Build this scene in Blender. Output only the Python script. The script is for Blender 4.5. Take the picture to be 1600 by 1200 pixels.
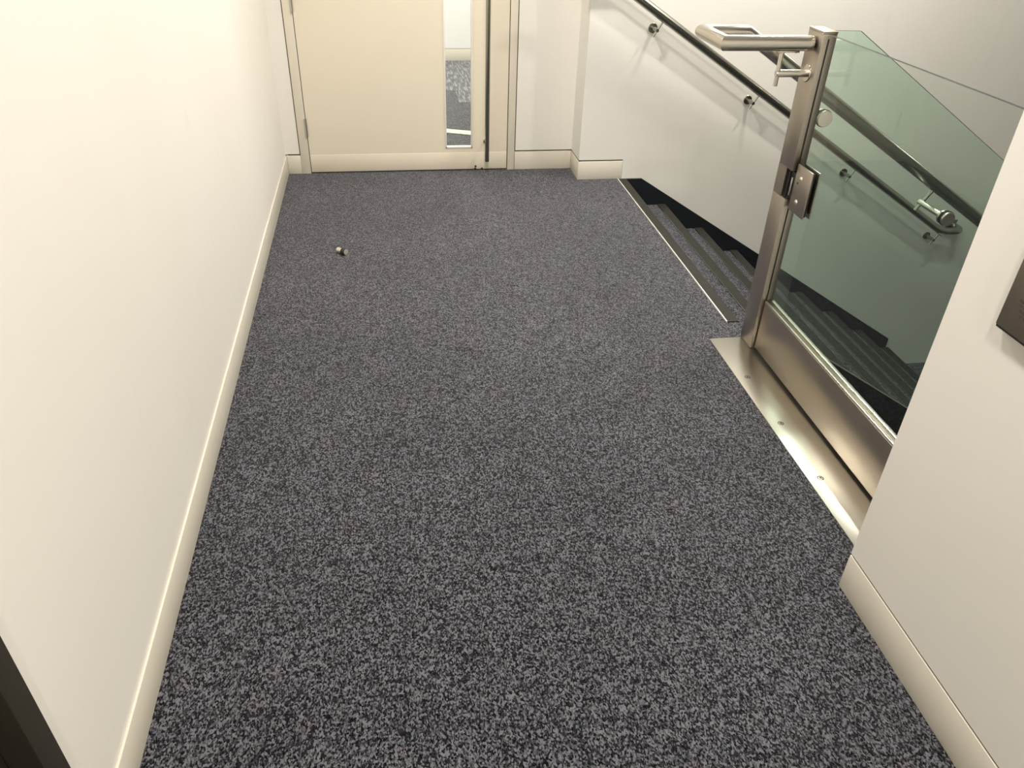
import bpy, bmesh, math, random
from mathutils import Vector, Matrix, Euler
import numpy as np
random.seed(4)
S = bpy.context.scene
C = S.collection
for o in list(bpy.data.objects): bpy.data.objects.remove(o)

# ------------------------------------------------------------ camera
W, H = 1600, 1200
vy, vz = np.array([585., -218.]), np.array([740., 2377.])
cc = np.array([800., 600.])
F = math.sqrt(-float(np.dot(vy-cc, vz-cc)))
dy = np.append(vy-cc, F); dy /= np.linalg.norm(dy)
dn = np.append(vz-cc, F); dn /= np.linalg.norm(dn)
dz = -dn; dx = np.cross(dy, dz)
R = np.stack([dx, dy, dz])                      # world = R @ cam (x right, y down, z forward)
cam = bpy.data.cameras.new('camera'); camo = bpy.data.objects.new('camera', cam); C.objects.link(camo)
cam.sensor_fit = 'HORIZONTAL'; cam.sensor_width = 36.0; cam.lens = F/W*36.0
cam.clip_start = 0.02; cam.clip_end = 60
M = Matrix.Identity(4)
for i in range(3):
    M[i][0] = R[i][0]; M[i][1] = -R[i][1]; M[i][2] = -R[i][2]
M[2][3] = 1.55
camo.matrix_world = M
S.camera = camo

# ------------------------------------------------------------ world, exposure, lights
w = bpy.data.worlds.new('world'); S.world = w; w.use_nodes = True
w.node_tree.nodes['Background'].inputs[0].default_value = (1, .95, .87, 1)
w.node_tree.nodes['Background'].inputs[1].default_value = 0.05
S.view_settings.view_transform = 'Standard'
S.view_settings.look = 'None'
S.view_settings.gamma = 1.0
S.view_settings.use_curve_mapping = False
S.view_settings.exposure = 0.0
CEIL = 2.6
WARM = (1.0, .952, .87)
def lamp(x, y, power, size=.16, col=WARM, z=CEIL-.035, spread=170):
    l = bpy.data.lights.new('downlight_lamp', 'AREA'); l.shape = 'DISK'; l.size = size
    l.energy = power; l.color = col; l.spread = math.radians(spread)
    o = bpy.data.objects.new('downlight_lamp', l); C.objects.link(o); o.location = (x, y, z)
    return o
LIGHTS = [(.40, 3.35, 37, .16), (.42, 1.75, 24, .16), (.48, .20, 19, .16), (.40, -1.6, 34, .16), (2.55, 3.15, 25, .14), (2.02, 4.00, 42, .24), (4.6, 3.3, 8, .16)]  # unseen lamps along the corridor past the door one, added for even ambient light
for (x, y, p, s) in LIGHTS: lamp(x, y, p, s)
lamp(.2, 6.5, 68, .5, (1, .97, .90)); lamp(1.9, 6.5, 42, .5, (1, .97, .90))

# ------------------------------------------------------------ materials
def mat(name):
    m = bpy.data.materials.new(name); m.use_nodes = True
    nt = m.node_tree; b = nt.nodes['Principled BSDF']
    return m, nt, b
def N(nt, t, **k):
    n = nt.nodes.new(t)
    for a, v in k.items(): setattr(n, a, v)
    return n
def coords(nt, scale=(1,1,1)):
    g = N(nt, 'ShaderNodeNewGeometry'); mp = N(nt, 'ShaderNodeMapping'); mp.inputs['Scale'].default_value = scale
    nt.links.new(g.outputs['Position'], mp.inputs['Vector']); return mp.outputs[0]
def noise(nt, vec, scale, detail=2, rough=.5):
    n = N(nt, 'ShaderNodeTexNoise'); n.inputs['Scale'].default_value = scale; n.inputs['Detail'].default_value = detail
    n.inputs['Roughness'].default_value = rough; nt.links.new(vec, n.inputs['Vector']); return n.outputs['Fac']
def ramp(nt, fac, stops):
    r = N(nt, 'ShaderNodeValToRGB'); e = r.color_ramp.elements
    while len(e) < len(stops): e.new(.5)
    for i, (p, c) in enumerate(stops): e[i].position = p; e[i].color = (*c, 1)
    nt.links.new(fac, r.inputs[0]); return r.outputs[0]
def mixc(nt, a, b, fac, mode='MIX'):
    m = N(nt, 'ShaderNodeMix', data_type='RGBA', blend_type=mode)
    for s, v in ((6, a), (7, b)):
        if isinstance(v, tuple): m.inputs[s].default_value = (*v, 1)
        else: nt.links.new(v, m.inputs[s])
    if isinstance(fac, (int, float)): m.inputs[0].default_value = fac
    else: nt.links.new(fac, m.inputs[0])
    return m.outputs[2]
def bump(nt, b, fac, strength, dist):
    n = N(nt, 'ShaderNodeBump'); n.inputs['Strength'].default_value = strength; n.inputs['Distance'].default_value = dist
    nt.links.new(fac, n.inputs['Height']); nt.links.new(n.outputs[0], b.inputs['Normal'])

def paint(name, c1, c2, rough=.6, scuff=True, spec=.3):
    m, nt, b = mat(name)
    p = coords(nt)
    col = mixc(nt, c1, c2, ramp(nt, noise(nt, p, 1.3, 3), [(.35, (0,0,0)), (.7, (1,1,1))]))
    if scuff:   # small hand marks and grime
        f = ramp(nt, noise(nt, coords(nt, (3, 3, 1.2)), 2.2, 6, .65), [(.60, (0,0,0)), (.78, (1,1,1))])
        g = N(nt, 'ShaderNodeMath', operation='MULTIPLY'); g.inputs[1].default_value = .25
        nt.links.new(f, g.inputs[0])
        col = mixc(nt, col, tuple(v*.82 for v in c2), g.outputs[0])
        # tiny chips
        v = N(nt, 'ShaderNodeTexVoronoi'); v.inputs['Scale'].default_value = 5.0; nt.links.new(coords(nt, (1, 1, .8)), v.inputs['Vector'])
        lt = N(nt, 'ShaderNodeMath', operation='LESS_THAN'); lt.inputs[1].default_value = .018; nt.links.new(v.outputs['Distance'], lt.inputs[0])
        h = N(nt, 'ShaderNodeMath', operation='MULTIPLY'); h.inputs[1].default_value = .35; nt.links.new(lt.outputs[0], h.inputs[0])
        col = mixc(nt, col, (.35, .3, .25), h.outputs[0])
    nt.links.new(col, b.inputs['Base Color'])
    b.inputs['Roughness'].default_value = rough
    b.inputs['Specular IOR Level'].default_value = spec
    bump(nt, b, noise(nt, p, 220, 2), .05, .001)
    return m
M_wall = paint('wall_paint', (.82, .79, .735), (.80, .765, .705))
M_wall2 = paint('stair_wall_paint', (.79, .775, .725), (.77, .75, .70))
M_ceil = paint('ceiling_paint', (.85, .84, .81), (.83, .82, .79), scuff=False)
M_farwall = paint('far_wall_paint', (.86, .86, .83), (.84, .84, .81), scuff=False)
M_skirt = paint('skirting_gloss', (.74, .69, .59), (.72, .67, .57), rough=.35, scuff=False, spec=.5)
M_door = paint('door_cream_laminate', (.76, .69, .565), (.745, .675, .55), rough=.45, scuff=False, spec=.4)
M_frame = paint('door_frame_gloss', (.765, .71, .595), (.75, .69, .58), rough=.35, scuff=False, spec=.5)
M_bead = paint('white_glazing_bead', (.82, .80, .74), (.80, .78, .72), rough=.35, scuff=False)

def plain(name, col, rough=.5, metal=0, spec=.5):
    m, nt, b = mat(name)
    p = coords(nt)
    c = mixc(nt, col, tuple(v*.8 for v in col), ramp(nt, noise(nt, p, 14, 4), [(.35, (0,0,0)), (.7, (1,1,1))]))
    nt.links.new(c, b.inputs['Base Color'])
    b.inputs['Roughness'].default_value = rough; b.inputs['Metallic'].default_value = metal
    b.inputs['Specular IOR Level'].default_value = spec
    return m
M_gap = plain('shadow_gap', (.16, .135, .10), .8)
M_black = plain('black_void', (.012, .012, .013), .6)
M_rubber = plain('black_rubber', (.02, .02, .02), .55)
M_darkframe = plain('dark_brown_frame', (.035, .030, .020), .5)
M_stringer = plain('black_stringer', (.010, .012, .016), .55, spec=.3)
M_nosing = plain('nosing_insert', (.026, .0255, .021), .6, spec=.2)
M_litline = plain('aluminium_lit_edge', (.80, .78, .72), .45, metal=.35)  # pale base paints in the light caught by the top nosing edge
M_shaft = plain('shaft_grey', (.09, .092, .09), .7)

def steel(name, col, rough, stretch=(1, 1, 60), scale=8, aniso=0.0, amp=.10):
    m, nt, b = mat(name)
    f = noise(nt, coords(nt, stretch), scale, 4, .6)
    c = mixc(nt, tuple(v*.9 for v in col), col, f)
    nt.links.new(c, b.inputs['Base Color'])
    b.inputs['Metallic'].default_value = 1
    mr = N(nt, 'ShaderNodeMapRange'); mr.inputs['To Min'].default_value = rough-amp/2; mr.inputs['To Max'].default_value = rough+amp/2
    f2 = noise(nt, coords(nt), 9, 5, .6)
    nt.links.new(f2, mr.inputs[0]); nt.links.new(mr.outputs[0], b.inputs['Roughness'])
    bump(nt, b, f, .015, .0005)
    return m
M_steel = steel('brushed_steel_post', (.47, .425, .37), .33, (90, 90, 2), amp=.06)
M_tube = steel('satin_steel_tube', (.64, .605, .55), .22, (3, 3, 3), 6, amp=.02)
M_tubedark = steel('satin_steel_stair_rail', (.36, .35, .30), .25, (3, 3, 3), 6, amp=.05)
M_kick = steel('brushed_steel_kick', (.50, .445, .375), .30, (90, 2, 90), amp=.10)
M_plate = steel('brushed_steel_plate', (.53, .505, .45), .30, (4, 1.5, 4), 5, amp=.14)
M_bright = steel('bright_aluminium', (.86, .83, .76), .28, (4, 4, 4), 6)
M_plaque = steel('etched_steel_plaque', (.34, .30, .24), .42, (3, 90, 3), 6)

def carpet(name, dark, mid, light, s=(300, 190), tile=False, red=True):
    m, nt, b = mat(name)
    b.inputs['Roughness'].default_value = 1.0; b.inputs['Specular IOR Level'].default_value = 0.05
    # yarn tufts
    v = N(nt, 'ShaderNodeTexVoronoi'); v.inputs['Scale'].default_value = 1.0; v.inputs['Randomness'].default_value = 1.0
    wv = coords(nt, (s[0], s[1], 300)); nt.links.new(wv, v.inputs['Vector'])
    sep = N(nt, 'ShaderNodeSeparateColor'); nt.links.new(v.outputs['Color'], sep.inputs[0])
    fine = noise(nt, coords(nt, (1, .62, 1)), 520, 2, .6)
    # combine tuft colour and fine noise
    a = N(nt, 'ShaderNodeMath', operation='MULTIPLY_ADD'); a.inputs[1].default_value = .60
    nt.links.new(sep.outputs[0], a.inputs[0])
    q = N(nt, 'ShaderNodeMath', operation='MULTIPLY'); q.inputs[1].default_value = .45; nt.links.new(fine, q.inputs[0]); nt.links.new(q.outputs[0], a.inputs[2])
    # short dark dashes running across, like loop rows
    dsh = noise(nt, coords(nt, (20, 105, 1)), 1.0, 3, .6)
    a2 = N(nt, 'ShaderNodeMath', operation='MULTIPLY_ADD'); a2.inputs[1].default_value = .42; nt.links.new(dsh, a2.inputs[0]); nt.links.new(a.outputs[0], a2.inputs[2])
    md = noise(nt, coords(nt, (1, .6, 1)), 150, 2, .6)
    a3 = N(nt, 'ShaderNodeMath', operation='MULTIPLY_ADD'); a3.inputs[1].default_value = .45; nt.links.new(md, a3.inputs[0]); nt.links.new(a2.outputs[0], a3.inputs[2])
    a4 = N(nt, 'ShaderNodeMath', operation='SUBTRACT'); a4.inputs[1].default_value = .235; nt.links.new(a3.outputs[0], a4.inputs[0]); a2 = a4
    col = ramp(nt, a2.outputs[0], [(.50, dark), (.70, mid), (.98, light)])
    if red:
        t = ramp(nt, noise(nt, coords(nt, (14, 34, 1)), 1.0, 3, .6), [(.54, (0,0,0)), (.70, (1,1,1))])
        tm = N(nt, 'ShaderNodeMath', operation='MULTIPLY'); tm.inputs[1].default_value = .35; nt.links.new(t, tm.inputs[0])
        col = mixc(nt, col, mixc(nt, col, (1.10, .82, .86), 1.0, 'MULTIPLY'), tm.outputs[0])
        t2 = ramp(nt, noise(nt, coords(nt, (9, 22, 5)), 1.0, 3, .6), [(.5, (0,0,0)), (.66, (1,1,1))])
        tm2 = N(nt, 'ShaderNodeMath', operation='MULTIPLY'); tm2.inputs[1].default_value = .35; nt.links.new(t2, tm2.inputs[0])
        col = mixc(nt, col, mixc(nt, col, (.90, .97, 1.12), 1.0, 'MULTIPLY'), tm2.outputs[0])
        big = ramp(nt, noise(nt, coords(nt, (1.5, 2.2, 1)), 1.0, 3, .5), [(.3, (.88, .88, .88)), (.7, (1.08, 1.08, 1.08))])
        col = mixc(nt, col, big, 1.0, 'MULTIPLY')
    if tile:
        st = noise(nt, coords(nt, (75, 7, 1)), 1.0, 1, .4)
        rm = ramp(nt, st, [(.5, (0,0,0)), (.6, (1,1,1))])
        col = mixc(nt, col, tile, rm)
    nt.links.new(col, b.inputs['Base Color'])
    b.inputs['Sheen Weight'].default_value = .38; b.inputs['Sheen Roughness'].default_value = .4
    b.inputs['Sheen Tint'].default_value = (.8, .8, .85, 1)
    bump(nt, b, a.outputs[0], .9, .004)
    return m
M_carpet = carpet('grey_loop_carpet', (.002, .002, .003), (.021, .0208, .0255), (.165, .165, .186))
M_farcarpet = carpet('far_corridor_carpet', (.008, .008, .009), (.045, .047, .050), (.20, .205, .215), red=False)
M_fartile = carpet('far_corridor_light_tile', (.02, .02, .022), (.085, .087, .091), (.24, .245, .25), tile=(.27, .27, .27), red=False)

def glass(name, tint, edge=False, fac_scale=1.0):
    m = bpy.data.materials.new(name); m.use_nodes = True; nt = m.node_tree; nt.nodes.clear()
    out = N(nt, 'ShaderNodeOutputMaterial'); tr = N(nt, 'ShaderNodeBsdfTransparent'); gl = N(nt, 'ShaderNodeBsdfGlossy')
    # a trace of dusty unevenness
    f = noise(nt, coords(nt), 3.0, 3)
    nt.links.new(mixc(nt, tint, tuple(v*.965 for v in tint), f), tr.inputs[0])
    gl.inputs['Roughness'].default_value = .015; gl.inputs[0].default_value = (1, 1, 1, 1)
    fr = N(nt, 'ShaderNodeFresnel'); fr.inputs[0].default_value = 1.5
    mu = N(nt, 'ShaderNodeMath', operation='MULTIPLY'); mu.inputs[1].default_value = fac_scale; nt.links.new(fr.outputs[0], mu.inputs[0])
    # inner side of the slab does not count twice
    geo = N(nt, 'ShaderNodeNewGeometry'); inv = N(nt, 'ShaderNodeMath', operation='SUBTRACT'); inv.inputs[0].default_value = 1.0
    nt.links.new(geo.outputs['Backfacing'], inv.inputs[1])
    m2 = N(nt, 'ShaderNodeMath', operation='MULTIPLY'); nt.links.new(mu.outputs[0], m2.inputs[0]); nt.links.new(inv.outputs[0], m2.inputs[1])
    mx = N(nt, 'ShaderNodeMixShader'); nt.links.new(m2.outputs[0], mx.inputs[0]); nt.links.new(tr.outputs[0], mx.inputs[1]); nt.links.new(gl.outputs[0], mx.inputs[2])
    nt.links.new(mx.outputs[0], out.inputs[0])
    return m
M_glass_gate = glass('clear_gate_glass', (.950, .970, .958))
M_glass_stair = glass('green_stair_glass', (.855, .945, .90))
M_glass_door = glass('door_pane_glass', (.98, .985, .975))
M_edge = plain('dark_green_glass_edge', (.022, .034, .028), .5, spec=.15)

# ------------------------------------------------------------ mesh helpers
def shade(bm, ang=35):
    for f in bm.faces: f.smooth = True
    for e in bm.edges:
        if len(e.link_faces) == 2 and e.calc_face_angle(0) > math.radians(ang): e.smooth = False
def obj(name, bm, m, parent=None, loc=None, ang=35, mats=None):
    bmesh.ops.recalc_face_normals(bm, faces=bm.faces)
    shade(bm, ang)
    me = bpy.data.meshes.new(name); bm.to_mesh(me); bm.free()
    for mm in (mats or [m]): me.materials.append(mm)
    o = bpy.data.objects.new(name, me); C.objects.link(o)
    if parent is not None:
        o.parent = parent
        # children are modelled in world coordinates
        bpy.context.view_layer.update()
        o.matrix_parent_inverse = parent.matrix_world.inverted()
    return o
def box(bm, x0, x1, y0, y1, z0, z1, bev=0, seg=2, mi=0):
    r = bmesh.ops.create_cube(bm, size=1)
    vs = r['verts']
    for v in vs: v.co = Vector(((x0+x1)/2+v.co.x*(x1-x0), (y0+y1)/2+v.co.y*(y1-y0), (z0+z1)/2+v.co.z*(z1-z0)))
    fs = list({f for v in vs for f in v.link_faces})
    for f in fs: f.material_index = mi
    if bev:
        es = list({e for v in vs for e in v.link_edges})
        bmesh.ops.bevel(bm, geom=es, offset=bev, segments=seg, profile=.5, affect='EDGES')
    return bm
def B(*a, **k): return box(bmesh.new(), *a, **k)
def prism(bm, pts, axis, a, b, bev=0):
    """pts = 2D polygon; axis 'y' -> pts are (x,z) extruded y a..b ; 'z' -> (x,y)"""
    def P(p, t): return Vector((p[0], t, p[1])) if axis == 'y' else (Vector((p[0], p[1], t)) if axis == 'z' else Vector((t, p[0], p[1])))
    v0 = [bm.verts.new(P(p, a)) for p in pts]; v1 = [bm.verts.new(P(p, b)) for p in pts]
    n = len(pts); fs = [bm.faces.new(v0), bm.faces.new(v1[::-1])]
    for i in range(n): fs.append(bm.faces.new((v0[i], v0[(i+1) % n], v1[(i+1) % n], v1[i])))
    if bev:
        es = list({e for f in fs for e in f.edges})
        bmesh.ops.bevel(bm, geom=es, offset=bev, segments=2, profile=.5, affect='EDGES')
    return bm
def tube(bm, path, r, seg=28, cap=True, round_ends=0):
    path = [Vector(p) for p in path]; n = len(path)
    t0 = (path[1]-path[0]).normalized()
    up = Vector((0, 0, 1)) if abs(t0.z) < .9 else Vector((1, 0, 0))
    u = t0.cross(up).normalized(); v = u.cross(t0).normalized()
    rings = []
    cur = [path[0] + r*(math.cos(2*math.pi*k/seg)*u + math.sin(2*math.pi*k/seg)*v) for k in range(seg)]
    rings.append(cur)
    for i in range(1, n):
        d = (path[i]-path[i-1]).normalized()
        if i < n-1:
            d2 = (path[i+1]-path[i]).normalized(); pn = (d+d2).normalized()
        else: pn = d
        nx = []
        for p in cur:                      # project each point along d onto the mitre plane
            t = (path[i]-p).dot(pn)/d.dot(pn); nx.append(p+t*d)
        cur = nx; rings.append(cur)
    vr = [[bm.verts.new(p) for p in rg] for rg in rings]
    for i in range(n-1):
        for k in range(seg):
            bm.faces.new((vr[i][k], vr[i][(k+1) % seg], vr[i+1][(k+1) % seg], vr[i+1][k]))
    if cap:
        for rg, fl in ((vr[0], 1), (vr[-1], 0)):
            f = bm.faces.new(rg[::-1] if fl else rg)
            if round_ends: bmesh.ops.bevel(bm, geom=list(f.edges), offset=round_ends, segments=2, profile=.5, affect='EDGES')
    return bm
def T(path, r, **k): return tube(bmesh.new(), path, r, **k)
def lathe(bm, p0, d, prof, seg=32):
    """prof = [(t along d, radius)]"""
    p0 = Vector(p0); d = Vector(d).normalized()
    up = Vector((0, 0, 1)) if abs(d.z) < .9 else Vector((1, 0, 0))
    u = d.cross(up).normalized(); v = u.cross(d).normalized()
    rs = []
    for t, r in prof:
        rs.append([bm.verts.new(p0+d*t+max(r, 1e-5)*(math.cos(2*math.pi*k/seg)*u+math.sin(2*math.pi*k/seg)*v)) for k in range(seg)])
    for i in range(len(rs)-1):
        for k in range(seg): bm.faces.new((rs[i][k], rs[i][(k+1) % seg], rs[i+1][(k+1) % seg], rs[i+1][k]))
    bm.faces.new(rs[0][::-1]); bm.faces.new(rs[-1])
    return bm
def L(*a, **k): return lathe(bmesh.new(), *a, **k)
def disc(p0, d, r, th, bev=.0015): return L(p0, d, [(0, r), (th-bev, r), (th, r-bev)])
def arc(p0, pc, p1, n=8):
    p0, pc, p1 = Vector(p0), Vector(pc), Vector(p1)
    return [(1-t)**2*p0+2*t*(1-t)*pc+t*t*p1 for t in [i/n for i in range(n+1)]]
def thing(name, label, cat, loc=(0, 0, 0), group=None):
    o = bpy.data.objects.new(name, None); C.objects.link(o); o.location = loc
    o.empty_display_size = .05
    o['label'] = label; o['category'] = cat
    if group: o['group'] = group
    return o
def struct(name, bm, m, label, cat, parent=None, mats=None):
    o = obj(name, bm, m, parent, mats=mats)
    if parent is None: o['kind'] = 'structure'; o['label'] = label; o['category'] = cat
    return o

# ------------------------------------------------------------ setting
YD = 4.60      # door wall
YS = 4.388     # stair wall
XR = 1.10      # right wall face
YR = 1.237     # its corner
ZB = -1.4805   # lower landing
G, RISE, X0 = .268, .1645, 1.333
PITCH = .6138

# floor: corridor slab, its right edge forms the top riser
bm = bmesh.new()
prism(bm, [(-.80, -3.0), (1.10, -3.0), (1.10, 1.0), (1.385, 1.0), (1.385, 2.53), (1.385, 4.40), (1.12, 4.40), (1.12, 4.65), (-.80, 4.65)], 'z', -.15, 0)
struct('floor', bm, M_carpet, 'dark grey flecked loop-pile carpet floor of the corridor', 'floor')
struct('floor', B(3.535, 5.8, 1.1, YS, ZB-.1, ZB), M_carpet, 'dark grey carpet floor of the lower landing at the foot of the stairs', 'floor')
struct('floor', B(1.385, 3.535, 1.1, 2.50, ZB-.1, ZB), M_shaft, 'plain floor of the lift shaft behind the glass gate', 'floor')

# left wall (very slightly out of parallel), starting at the dark door frame
def xl(y): return -.5835-.0066*(y-.95)*(1.0)
YL0 = .776
bm = bmesh.new()
prism(bm, [(xl(YL0)-.006, YL0), (xl(YD+.06)-.006, YD+.06), (-.85, YD+.06), (-.85, YL0)], 'z', 0, CEIL)
struct('wall_left', bm, M_wall, 'long off-white painted wall on the left of the corridor', 'wall')
bm = bmesh.new()
prism(bm, [(xl(-3)-.006, -3.0), (xl(-.35)-.006, -.35), (-.85, -.35), (-.85, -3.0)], 'z', 0, CEIL)
box(bm, -.85, xl(0)-.006, -.35, YL0, 2.15, CEIL)
struct('wall_left', bm, M_wall, 'off-white wall on the left beyond the dark doorway near the camera', 'wall')
bm = bmesh.new()
sk = [(xl(YL0)-.006, YL0), (xl(YL0), YL0), (xl(YD-.002), YD-.002), (xl(YD-.002)-.006, YD-.002)]
prism(bm, sk, 'z', 0, .108, bev=.0012)
struct('baseboard_left', bm, M_skirt, 'cream gloss skirting board along the foot of the left wall', 'skirting board')
# dark door and frame at the near end of the left wall
bm = bmesh.new()
box(bm, -.80, -.572, .726, .7755, 0, 2.15, bev=.002)
box(bm, -.80, -.572, -.349, -.30, 0, 2.15, bev=.002)
box(bm, -.80, -.572, -.30, .726, 2.10, 2.15, bev=.002)
d2 = struct('door_2', bm, M_darkframe, 'dark brown door and frame at the near end of the left wall', 'door')
obj('door_leaf', B(-.66, -.615, -.297, .723, .006, 2.097, bev=.002), M_darkframe, d2)

# end wall with the door
def backwall(x0, x1, z0=0, z1=CEIL, skirt=True, name='wall_back', lab=''):
    bm = bmesh.new()
    if skirt:
        box(bm, x0, x1, YD, YD+.05, .1165, z1)
        box(bm, x0, x1, YD+.012, YD+.05, 0, .1165)
    else: box(bm, x0, x1, YD, YD+.05, z0, z1)
    return struct(name, bm, M_wall, lab, 'wall')
backwall(-.70, -.5335, lab='narrow off-white wall strip between the left corner and the door frame')
backwall(.7415, 1.12, lab='off-white wall panel right of the door, up to the recess corner')
backwall(-.5335, .7415, 2.16, CEIL, False, lab='wall above the end door')
bm = bmesh.new(); box(bm, xl(4.6)+.0005, -.529, YD-.002, YD+.010, 0, .1075, bev=.001)
struct('baseboard_back', bm, M_skirt, 'short cream skirting board left of the end door', 'skirting board')
bm = bmesh.new(); box(bm, .7385, 1.088, YD-.002, YD+.010, 0, .1075, bev=.001)
struct('baseboard_back', bm, M_skirt, 'cream skirting board between the door frame and the recess corner', 'skirting board')

# door 1
d1 = bpy.data.objects.new('door_1', None); C.objects.link(d1); d1.location = (-.475, YD, 0)
d1['kind'] = 'structure'; d1['label'] = 'cream flush door with narrow glass pane at the far end'; d1['category'] = 'door'
bm = bmesh.new()
box(bm, -.528, -.4795, YD-.004, YD+.05, 0, 2.155, bev=.0012)
box(bm, .6935, .7355, YD-.004, YD+.05, 0, 2.155, bev=.0012)
box(bm, -.4795, .6935, YD-.004, YD+.05, 2.105, 2.155)
box(bm, -.4795, .6935, YD+.012, YD+.016, 0, .0045, mi=0)
obj('door_frame', bm, M_frame, d1)
obj('shadow_gap', B(-.5335, -.528, YD+.004, YD+.049, 0, 2.16), M_gap, d1)
obj('shadow_gap', B(.7355, .7385, YD+.004, YD+.049, 0, 2.16), M_gap, d1)
bm = bmesh.new()   # dark rebates behind the leaf edges
box(bm, -.4795, -.4725, YD+.010, YD+.046, .002, 2.105); box(bm, .6865, .6935, YD+.010, YD+.046, .002, 2.105); box(bm, -.4795, .6935, YD+.010, YD+.046, .0005, .009)
obj('door_rebate', bm, M_black, d1)
PX0, PX1, PZ0, PZ1 = .3205, .4795, .138, 2.0
bm = bmesh.new()
yl0, yl1 = YD+.001, YD+.045
box(bm, -.4755, PX0, yl0, yl1, .007, 2.102); box(bm, PX1, .6890, yl0, yl1, .007, 2.102)
box(bm, PX0, PX1, yl0, yl1, .007, PZ0); box(bm, PX0, PX1, yl0, yl1, PZ1, 2.102)
bmesh.ops.remove_doubles(bm, verts=bm.verts, dist=1e-5)
leaf = obj('door_leaf', bm, M_door, d1)
obj('kick_plate', B(-.4750, .6885, yl0-.0016, yl0+.0004, .009, .1085, bev=.0006), M_door, d1)
bm = bmesh.new(); b_ = .007
box(bm, PX0-.002, PX0+b_, yl0-.003, yl0+.016, PZ0-.002, PZ1+.002, bev=.001); box(bm, PX1-b_, PX1+.002, yl0-.003, yl0+.016, PZ0-.002, PZ1+.002, bev=.001)
box(bm, PX0, PX1, yl0-.003, yl0+.016, PZ0-.002, PZ0+b_, bev=.001); box(bm, PX0, PX1, yl0-.003, yl0+.016, PZ1-b_, PZ1+.002, bev=.001)
obj('glazing_bead', bm, M_bead, d1)
obj('glass_pane', B(PX0, PX1, yl0+.018, yl0+.024, PZ0, PZ1), M_glass_door, d1)
for z in (.268, .925, 1.85):
    h = obj('hinge', T([(-.4785, YD-.010, z-.052), (-.4785, YD-.010, z+.052)], .0062, seg=16), M_tube, d1)
    obj('hinge_leaf', B(-.486, -.471, YD-.0065, YD-.0035, z-.05, z+.05), M_tube, h)
hp = obj('pull_handle', T([(.5615, 4.54, .072), (.5615, 4.54, 1.95)], .0128, round_ends=.001), M_tubedark, d1)
for z in (.176, 1.85):
    obj('standoff', T([(.5615, 4.54, z), (.5615, YD+.002, z)], .008, seg=16), M_tube, hp)
    obj('rose', L((.5615, YD-.0045, z), (0, 1, 0), [(0, .014), (.001, .016), (.004, .016)]), M_tube, hp)
for (x, z) in ((.4995, .024), (.4975, .010), (.5385, .010)):
    obj('screw', L((x, YD-.0035, z), (0, 1, 0), [(0, .004), (.001, .006), (.004, .006)], seg=14), M_rubber, d1)
obj('threshold', B(-.4795, .6935, YD+.02, YD+.06, 0, .004), M_bright, d1)

# recess return, stair wall
bm = bmesh.new()
prism(bm, [(1.090, YD+.06), (1.090, YS), (5.9, YS), (5.9, YS+.2), (1.13, YS+.2), (1.13, YD+.06)], 'z', .1165, CEIL)
box(bm, 1.360, 5.9, YS, YS+.2, -2.0, .1165)
prism(bm, [(1.102, YD+.06), (1.102, YS+.012), (1.3599, YS+.012), (1.3599, YS+.19), (1.13, YS+.19), (1.13, YD+.06)], 'z', -2.0, .1165)
struct('wall_stairs', bm, M_wall2, 'off-white wall running down beside the stairs, with the recess corner', 'wall')
bm = bmesh.new()
prism(bm, [(1.0885, YD), (1.0885, YS-.002), (1.358, YS-.002), (1.358, YS+.011), (1.100, YS+.011), (1.100, YD)], 'z', 0, .1075, bev=.001)
struct('baseboard_stairs', bm, M_skirt, 'cream skirting board wrapping the recess corner to the stair head', 'skirting board')
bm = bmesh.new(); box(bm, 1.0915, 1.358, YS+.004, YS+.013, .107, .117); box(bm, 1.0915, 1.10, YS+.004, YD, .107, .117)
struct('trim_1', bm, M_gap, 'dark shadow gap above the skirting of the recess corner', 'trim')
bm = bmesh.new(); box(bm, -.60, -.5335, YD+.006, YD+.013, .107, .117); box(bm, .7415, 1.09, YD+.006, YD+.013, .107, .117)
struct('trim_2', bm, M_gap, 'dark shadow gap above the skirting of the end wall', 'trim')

# right wall block
bm = bmesh.new()
box(bm, XR, 5.9, -3.0, YR, .1185, CEIL); box(bm, XR+.006, 5.9, -3.0, YR-.004, -2.0, .1185)
struct('wall_right', bm, M_wall, 'off-white wall end on the right foreground, beside the gate', 'wall')
struct('dark_reflection_panel', B(2.25, 5.8, YR+.0005, YR+.012, ZB, CEIL-.001), M_shaft, 'unseen dark grey panel added in the lift shaft to darken the rail reflections', 'trim')  # unseen panel, added so the steel rails have something dark to reflect
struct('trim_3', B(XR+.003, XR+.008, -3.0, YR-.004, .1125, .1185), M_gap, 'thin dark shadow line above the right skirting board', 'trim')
struct('baseboard_right', B(XR-.001, XR+.0045, -3.0, YR, 0, .1125, bev=.001), M_skirt, 'cream skirting board along the right foreground wall', 'skirting board')
struct('wall_front', B(-.9, 1.2, -3.1, -3.0, 0, CEIL), M_wall, 'off-white wall closing the corridor behind the camera', 'wall')
struct('wall_far', B(5.8, 5.95, 1.0, YS, -2.0, CEIL), M_wall2, 'off-white wall at the far end of the stairwell', 'wall')
struct('ceiling', B(-.9, 5.95, -3.1, 4.75, CEIL, CEIL+.1), M_ceil, 'white ceiling over corridor and stairs', 'ceiling')

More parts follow.
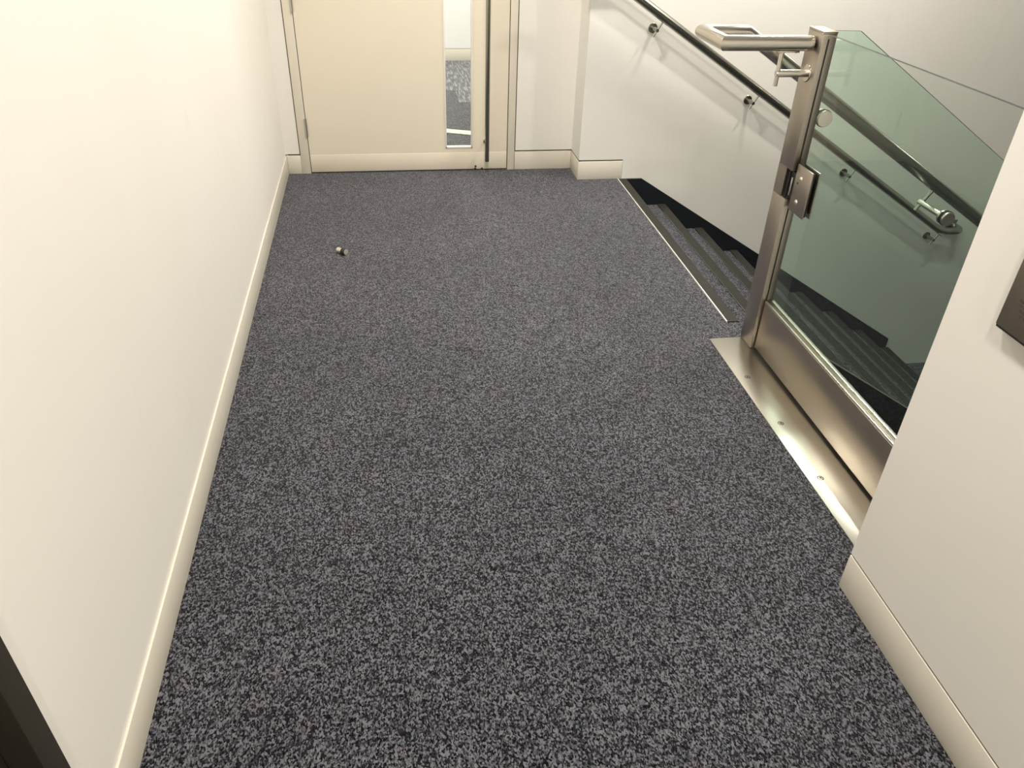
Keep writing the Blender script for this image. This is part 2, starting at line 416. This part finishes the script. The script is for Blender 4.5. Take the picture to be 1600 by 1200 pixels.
# corridor seen through the door pane
struct('floor', B(-1.2, 3.2, 4.65, 7.75, -.1, 0), M_farcarpet, 'grey carpet of the corridor beyond the door pane', 'floor')
bm = bmesh.new(); prism(bm, [(-1.2, 6.57), (.545, 6.57), (.545, 6.20), (3.2, 6.20), (3.2, 7.73), (-1.2, 7.73)], 'z', .0002, .002)
struct('floor', bm, M_fartile, 'paler streaked carpet tiles at the far side beyond the door pane', 'floor')
bm = bmesh.new(); prism(bm, [(.0, 5.525), (.0, 5.62), (1.2, 5.17), (1.2, 5.07)], 'z', .0005, .005)
struct('trim_4', bm, M_bright, 'white metal strip across the carpet beyond the door pane', 'trim')
bm = bmesh.new(); box(bm, -1.2, 3.2, 7.73, 7.85, .11, CEIL); box(bm, -1.2, 3.2, 7.742, 7.85, 0, .11)
struct('wall_back', bm, M_farwall, 'bright white wall seen through the narrow door pane', 'wall')
struct('baseboard_back', B(-1.2, 3.2, 7.728, 7.742, 0, .104, bev=.001), M_skirt, 'cream skirting board seen through the door pane', 'skirting board')
bm = bmesh.new(); box(bm, -1.3, -1.2, 4.66, 7.85, 0, CEIL); box(bm, 3.2, 3.3, 4.66, 7.85, 0, CEIL); box(bm, -1.3, -.66, 4.67, 4.72, 0, CEIL); box(bm, 1.15, 3.3, 4.67, 4.8, 0, CEIL)
struct('wall_back', bm, M_farwall, 'side walls of the corridor beyond the door', 'wall')
struct('ceiling', B(-1.3, 3.3, 4.66, 7.85, CEIL, CEIL+.1), M_ceil, 'white ceiling of the corridor beyond the door', 'ceiling')

# ------------------------------------------------------------ ceiling lights
def ceiling_light(x, y, r, lab):
    t = thing('ceiling_light', lab, 'light', (x, y, CEIL), 'recessed ceiling downlights')
    bm = bmesh.new()
    lathe(bm, (x, y, CEIL), (0, 0, -1), [(0, r+.02), (.006, r+.018), (.008, r+.008), (.006, r+.004), (0, r+.004)], 40)
    obj('trim_ring', bm, M_bead, t)
for (x, y, p, s_), pl in zip(LIGHTS, ['nearest the end door', 'midway along the corridor, added to even the wall light', 'just ahead of the camera, added to even the wall light', 'behind the camera, added to even the wall light', 'over the middle of the stairs', 'closest to the stair wall', 'over the lower landing']):
    ceiling_light(x, y, s_/2+.01, 'round recessed downlight in the ceiling ' + pl)

# ------------------------------------------------------------ stairs
st = thing('staircase', 'carpeted staircase going down to the right between wall and glass', 'stairs', (1.333, 3.5, 0))
YA, YB = 2.52, 4.372
pts = [(1.385, -.002)]
pts = [(1.386, -.1)]
top = [(1.386, -RISE)]
for k in range(1, 9):
    xo = X0+G*k+.052
    top += [(xo, -RISE*k), (xo, -RISE*(k+1))]
top[-1] = (top[-1][0], ZB)
poly = top + [(1.386, ZB)]
bm = bmesh.new(); prism(bm, poly, 'y', YA, YB)
obj('tread_carpet', bm, M_carpet, st)
for k in range(0, 9):
    xi = X0+G*k; z = -RISE*k
    bm = bmesh.new()
    xb = 1.3865 if k == 0 else xi+.053
    prism(bm, [(xi+.004, z+.0005), (xi+.004, z+.0045), (xi+.052, z+.0045), (xb+.003, z+.001), (xb+.003, z-.034), (xb-.0003, z-.034), (xb-.0003, z+.0005)], 'y', 2.622, 4.370)
    n = obj('stair_nosing', bm, M_nosing, st)
    obj('edge_trim', B(xi-.0005, xi+(.004 if k == 0 else .0022), 2.622, 4.370, z+.0003, z+(.0066 if k == 0 else .005)), M_litline if k == 0 else M_tubedark, n)
# black raking skirt on the wall side
bm = bmesh.new(); prism(bm, [(1.389, .0005), (1.486, .0005), (3.512, -1.243), (3.512, ZB+.001), (3.3, ZB+.001), (1.389, -.22)], 'y', 4.3735, YS-.0005)
struct('baseboard_stairs', bm, M_stringer, 'black raking skirting stepping down the stair wall', 'skirting board')
# black stringer below the stair glass
xs0, xs1 = 1.398, 3.60
zs = lambda x: -.626*(x-1.543)
bm = bmesh.new(); prism(bm, [(1.398, -.003), (1.548, -.003), (3.53, zs(3.53)), (3.53, ZB+.001), (1.398, ZB+.001)], 'y', 2.4995, 2.5185)
obj('outer_stringer', bm, M_stringer, st)
bm = bmesh.new(); prism(bm, [(1.398, -.001), (1.550, -.001), (3.53, zs(3.53)+.002), (3.53, zs(3.53)), (1.549, -.003), (1.398, -.003)], 'y', 2.4985, 2.5185)
obj('stringer_highlight', bm, M_steel, st)  # thin strip added to draw the highlight along the stringer's top edge

# ------------------------------------------------------------ steel post
XP0, XP1, YP0, YP1 = 1.347, 1.394, 2.412, 2.508
ps = thing('steel_post', 'square brushed steel post between the stair head and the glass gate', 'post', (1.37, 2.46, 0))
bm = bmesh.new()
ZT = 1.142
for (z0, z1) in ((.0035, .611), (.7105, ZT)):
    box(bm, XP0, XP1, YP0, YP1, z0, z1, bev=.0012)
box(bm, XP0, XP1, YP0+.034, YP1, .609, .712); box(bm, XP0+.036, XP1, YP0, YP1, .609, .712)
obj('post_body', bm, M_steel, ps)
obj('post_cap', B(XP0-.0005, XP1+.0005, YP0-.0005, YP1+.0005, ZT, ZT+.008, bev=.001), M_steel, ps)
obj('recess_shade', B(XP0+.012, XP0+.0365, YP0+.004, YP0+.0345, .6105, .7110), M_black, ps)  # black fill puts the shade inside the notch into the colour
obj('gate_seal', B(XP0+.0195, XP0+.0225, YP0-.0035, YP0-.0003, .012, 1.128), M_rubber, ps)

# ------------------------------------------------------------ glass gate
gt = thing('glass_gate', 'glass gate with brushed steel kick panel beside the right wall', 'gate', (1.38, 1.85, 0))
GY0, GY1 = 1.262, 2.404
bm = bmesh.new()
box(bm, 1.3605, 1.3975, GY0, GY1, .012, .2075, bev=.0012)
obj('kick_panel', bm, M_kick, gt)
obj('glazing_bead', B(1.3612, 1.3680, GY0, GY1, .2075, .2150, bev=.0006), M_bright, gt, )
obj('glazing_bead', B(1.3840, 1.3968, GY0, GY1, .2075, .2150, bev=.0006), M_bright, gt)
obj('seal_strip', B(1.3680, 1.3705, GY0, GY1, .2075, .2125), M_rubber, gt)
def glasspane(name, bm, m, parent, axis):
    # large faces = glass, rim = dark green edge
    bmesh.ops.recalc_face_normals(bm, faces=bm.faces)
    for f in bm.faces:
        n = f.normal; f.material_index = 1 if n.z > .5 else 0
    return obj(name, bm, m, parent, mats=[m, M_edge])
g = glasspane('glass_panel', B(1.3705, 1.3825, GY0, GY1-.004, .2085, 1.139), M_glass_gate, gt, 0)
obj('floor_sweep', B(1.372, 1.378, GY0, GY1, .0045, .012), M_rubber, gt)
# patch hinge clamped on the glass
HZ = -.004
hg = obj('hinge', B(1.3570, 1.3630, 2.292, 2.395, .583, .741, bev=.001), M_steel, gt)
obj('hinge_gasket', B(1.3630, 1.3705, 2.297, 2.392, .588, .736), M_rubber, hg)
obj('rear_plate', B(1.3828, 1.3875, 2.292, 2.395, .583, .741, bev=.001), M_steel, hg)
obj('hinge_arm', B(1.3600, 1.3640, 2.392, 2.432, .615, .706, bev=.001), M_black, hg)
obj('knuckle', T([(1.3560, 2.4330, .6125), (1.3560, 2.4330, .7085)], .0040, seg=18), M_black, hg)
obj('knuckle_pin', B(1.3520, 1.3550, 2.403, 2.409, .628, .690, bev=.0008), M_bright, hg)
for (y, z) in ((2.356, .701), (2.353, .622)):
    obj('screw', L((1.3570, y, z), (-1, 0, 0), [(0, .0085), (.0015, .008), (.0035, .005), (.004, .0)], seg=20), M_bright, hg)
obj('grub_screw', L((1.3570, 2.371, .682), (-1, 0, 0), [(0, .004), (.001, .0035)], seg=12), M_rubber, hg)
# closing jamb by the wall
obj_j = thing('gate_jamb', 'steel jamb where the gate closes against the right wall', 'jamb', (1.38, 1.25, 0))
obj('jamb_body', B(1.350, 1.398, 1.238, 1.260, .0035, 1.15, bev=.001), M_steel, obj_j)

# ------------------------------------------------------------ threshold plate
tp = thing('threshold_plate', 'brushed steel threshold plate in the floor below the gate', 'plate', (1.30, 1.9, 0))
obj('plate', B(1.212, 1.400, 1.2385, 2.498, .0002, .0030, bev=.0008), M_plate, tp)
for y in (2.214, 1.928, 1.644, 1.36):
    s = obj('screw', L((1.254, y, .0030), (0, 0, 1), [(0, .0085), (.0004, .008), (.0006, .005)], seg=24), M_steel, tp)
    obj('screw_socket', L((1.254, y, .0036), (0, 0, 1), [(0, .0036), (.0003, .0034)], seg=6), M_rubber, s)
    obj('screw_ring', L((1.254, y, .0029), (0, 0, 1), [(0, .0105), (.0003, .0102)], seg=28), M_rubber, s)

# ------------------------------------------------------------ stair glass
YG = 2.493
bg = thing('stair_glass', 'green-tinted glass balustrade sloping down beside the stairs', 'balustrade', (2.3, YG, 0))
zt = lambda x: 1.139-.6245*(x-1.518)
bm = bmesh.new()
prism(bm, [(1.3965, -.05), (1.3965, 1.140), (1.518, 1.139), (3.50, zt(3.50)), (3.50, ZB+.05), (1.60, ZB+.05), (1.3965, ZB+.4)], 'y', YG-.0055, YG+.0055)
glasspane('glass_panel', bm, M_glass_stair, bg, 1)

# ------------------------------------------------------------ balustrade handrail
YRR = 2.65; RT = .0235
hr = thing('handrail', 'steel handrail looping from the post top down along the stair glass', 'handrail', (1.34, 2.46, 1.108))
zr = lambda x: 1.108-PITCH*(x-1.204)
path = [(1.339, 2.46, 1.108), (1.052, 2.46, 1.108), (1.052, YRR, 1.108), (1.204, YRR, 1.108), (3.62, YRR, zr(3.62)), (3.78, YRR, zr(3.62))]
obj('rail_tube', T(path, RT, seg=40, round_ends=.0008), M_tube, hr)
bm = T([(1.339, 2.46, 1.108), (1.348, 2.46, 1.108)], .012, seg=20)
obj('post_fixing', bm, M_rubber, hr)
# post bracket
bk = obj('bracket', L((XP0, 2.46, 1.017), (-1, 0, 0), [(0, .0265), (.002, .0265), (.0035, .0245), (.0036, .0115), (.102, .0115), (.107, .0095)]), M_tube, hr)
obj('bracket_rod', T([(1.246, 2.46, .978), (1.246, 2.46, 1.078), (1.255, 2.46, 1.087)], .0072, seg=20), M_tube, bk)
obj('saddle_plate', B(1.232, 1.300, 2.447, 2.473, 1.0815, 1.0865, bev=.001), M_tube, bk)
for x in (1.238, 1.294): obj('screw', L((x, 2.46, 1.0815), (0, 0, -1), [(0, .0045), (.003, .004)], seg=12), M_tube, bk)
nrm = Vector((-PITCH, 0, -1)).normalized()
def rail_bracket(xd, zd, parent):
    """clamp through the glass at (xd, zd) carrying the sloping rail"""
    b = obj('bracket', L((xd, YG-.0060, zd), (0, -1, 0), [(0, .0275), (.011, .0275), (.013, .0255)]), M_bright, parent)
    obj('rubber_washer', L((xd, YG-.0056, zd), (0, -1, 0), [(-.0001, .029), (.0005, .0295), (.004, .0295)]), M_rubber, b)
    obj('rear_disc', L((xd, YG+.0056, zd), (0, 1, 0), [(0, .0275), (.008, .0275), (.01, .025)]), M_tube, b)
    obj('standoff', T([(xd, YG+.012, zd), (xd, YRR+.012, zd)], .0115, seg=24, round_ends=.001), M_bright, b)
    # foot point on rail axis perpendicular above
    t = ((zr(xd)-zd))/(-nrm.z+PITCH*nrm.x) if False else None
    q = Vector((xd, YRR, zd)); d = -nrm
    # intersect q + s*d with rail line
    s = (zr(q.x)-q.z)/(d.z+PITCH*d.x)
    e = q+d*(s-RT+.002)
    obj('bracket_rod', T([tuple(q-d*.035), tuple(e)], .0072, seg=18), M_tube, b)
    u = Vector((1, 0, -PITCH)).normalized()
    bm = bmesh.new(); box(bm, -.032, .032, -.012, .012, -.0025, .0025, bev=.001)
    rot = Matrix.Rotation(math.atan(PITCH), 4, 'Y')
    bmesh.ops.transform(bm, matrix=Matrix.Translation(e) @ rot, verts=bm.verts)
    obj('saddle_plate', bm, M_tube, b)
for i in range(4):
    xd = 1.460+.6025*i; rail_bracket(xd, .866-.6285*(xd-1.460), hr)

# ------------------------------------------------------------ wall handrail
wr = thing('handrail', 'steel handrail fixed along the stair wall on four brackets', 'handrail', (2.4, YS, .3))
YW = 4.308
zw = lambda x: .958-.6125*(x-1.382)
xe = 3.50
p = [(-.0, 0, 0)]
path = [(1.02, YW, zw(1.16)), (1.16, YW, zw(1.16)), (xe, YW, zw(xe))]
bend = arc((xe, YW, zw(xe)), (3.572, YW, zw(3.572)), (3.640, YW, zw(3.572)+.002), 7)
bend2 = arc((3.665, YW, zw(3.572)+.002), (3.715, YW, zw(3.572)+.002), (3.715, YW+.045, zw(3.572)+.002), 7)
path = path[:-1]+[tuple(v) for v in bend]+[tuple(v) for v in bend2]+[(3.715, YS-.002, zw(3.572)+.002)]
obj('rail_tube', T(path, .0235, seg=32), M_tubedark, wr)
for (x, z) in ((1.446, .836), (2.072, .452), (2.802, .004), (3.535, -.448)):
    z = zw(x)-.082 if True else z
    b = obj('bracket', L((x, YS, z), (0, -1, 0), [(0, .0255), (.003, .0255), (.0045, .0235), (.0046, .0105), (.078, .0105), (.084, .0085)]), M_tubedark, wr)
    q = Vector((x, YW+.004, z)); d = Vector((PITCH, 0, 1)).normalized()
    s = (zw(q.x)-q.z)/(d.z+PITCH*d.x); e = q+d*(s-.022)
    obj('bracket_rod', T([tuple(q-d*.036), tuple(e)], .0058, seg=16), M_tube, b)
    bm = bmesh.new(); box(bm, -.03, .03, -.011, .011, -.0025, .0025, bev=.001)
    bmesh.ops.transform(bm, matrix=Matrix.Translation(e+d*.001) @ Matrix.Rotation(math.atan(PITCH), 4, 'Y'), verts=bm.verts)
    obj('saddle_plate', bm, M_tubedark, b)
bm = bmesh.new(); prism(bm, [(3.612, -.330), (3.700, -.322), (3.690, -.378), (3.635, -.384)], 'y', 4.352, 4.360)
box(bm, 3.640, 3.690, 4.36, YS, -.375, -.330)
obj('end_plate', bm, M_tubedark, wr)

# ------------------------------------------------------------ call panel on right wall
cp = thing('call_panel', 'small brushed steel call panel with engraved text on the right wall', 'panel', (1.10, 1.0, .98))
def mk(y0, y1, z0, z1, x0, x1, **k): return B(x0, x1, y0, y1, z0, z1, **k)
obj('back_box', mk(.890, 1.0890, .8710, 1.235, 1.0835, 1.0998), M_rubber, cp)
fp = obj('face_plate', mk(.885, 1.088, .877, 1.240, 1.0800, 1.0835, bev=.0008), M_plaque, cp)
# engraved lettering: rows too small to read in the photo
M_ink = plain('engraved_ink', (.07, .06, .045), .7)
rows = []
bm = bmesh.new()
random.seed(11)
for r in range(4):
    zc = .912+.0085*r
    y = 1.058-.004*(3-r)*(1 if r < 3 else 0)
    for wd in range(4):
        for ch in range(random.choice((3, 4, 5, 2))):
            wdt = random.uniform(.0022, .0032)
            k = random.randint(0, 3)
            hgt = .0048
            box(bm, 1.0797, 1.0801, y-.0008, y, zc, zc+hgt)
            if k != 0: box(bm, 1.0797, 1.0801, y-wdt, y-.0006, zc+hgt-.0008, zc+hgt)
            if k in (1, 2): box(bm, 1.0797, 1.0801, y-wdt, y-.0006, zc+hgt*.45, zc+hgt*.45+.0008)
            if k in (0, 2, 3): box(bm, 1.0797, 1.0801, y-wdt, y-.0006, zc, zc+.0008)
            if k == 3: box(bm, 1.0797, 1.0801, y-wdt-.0002, y-wdt+.0006, zc, zc+hgt)
            y -= wdt+.0012
        y -= .0030
obj('lettering', bm, M_ink, fp)
obj('call_button', L((1.0800, .985, 1.10), (-1, 0, 0), [(0, .02), (.003, .02), (.004, .018)]), M_bright, fp)

# ------------------------------------------------------------ door stop lying on the carpet
ds = thing('door_stop', 'small steel and black rubber door stop lying on the carpet', 'door stop', (-.26, 3.43, 0))
a = Vector((.80, -.60, 0)).normalized(); c0 = Vector((-.281, 3.452, .0165))
obj('stem', L(tuple(c0), tuple(a), [(0, .0115), (.001, .0130), (.028, .0130)], seg=28), M_bright, ds)
obj('rubber_ring', L(tuple(c0+a*.024), tuple(a), [(0, .0115), (.003, .0163), (.022, .0163), (.024, .0150)], seg=28), M_rubber, ds)
obj('end_cap', L(tuple(c0+a*.0478), tuple(a), [(0, .0135), (.002, .0143), (.003, .0132), (.0032, .0)], seg=28), plain('grey_cap', (.36, .355, .31), .5), ds)
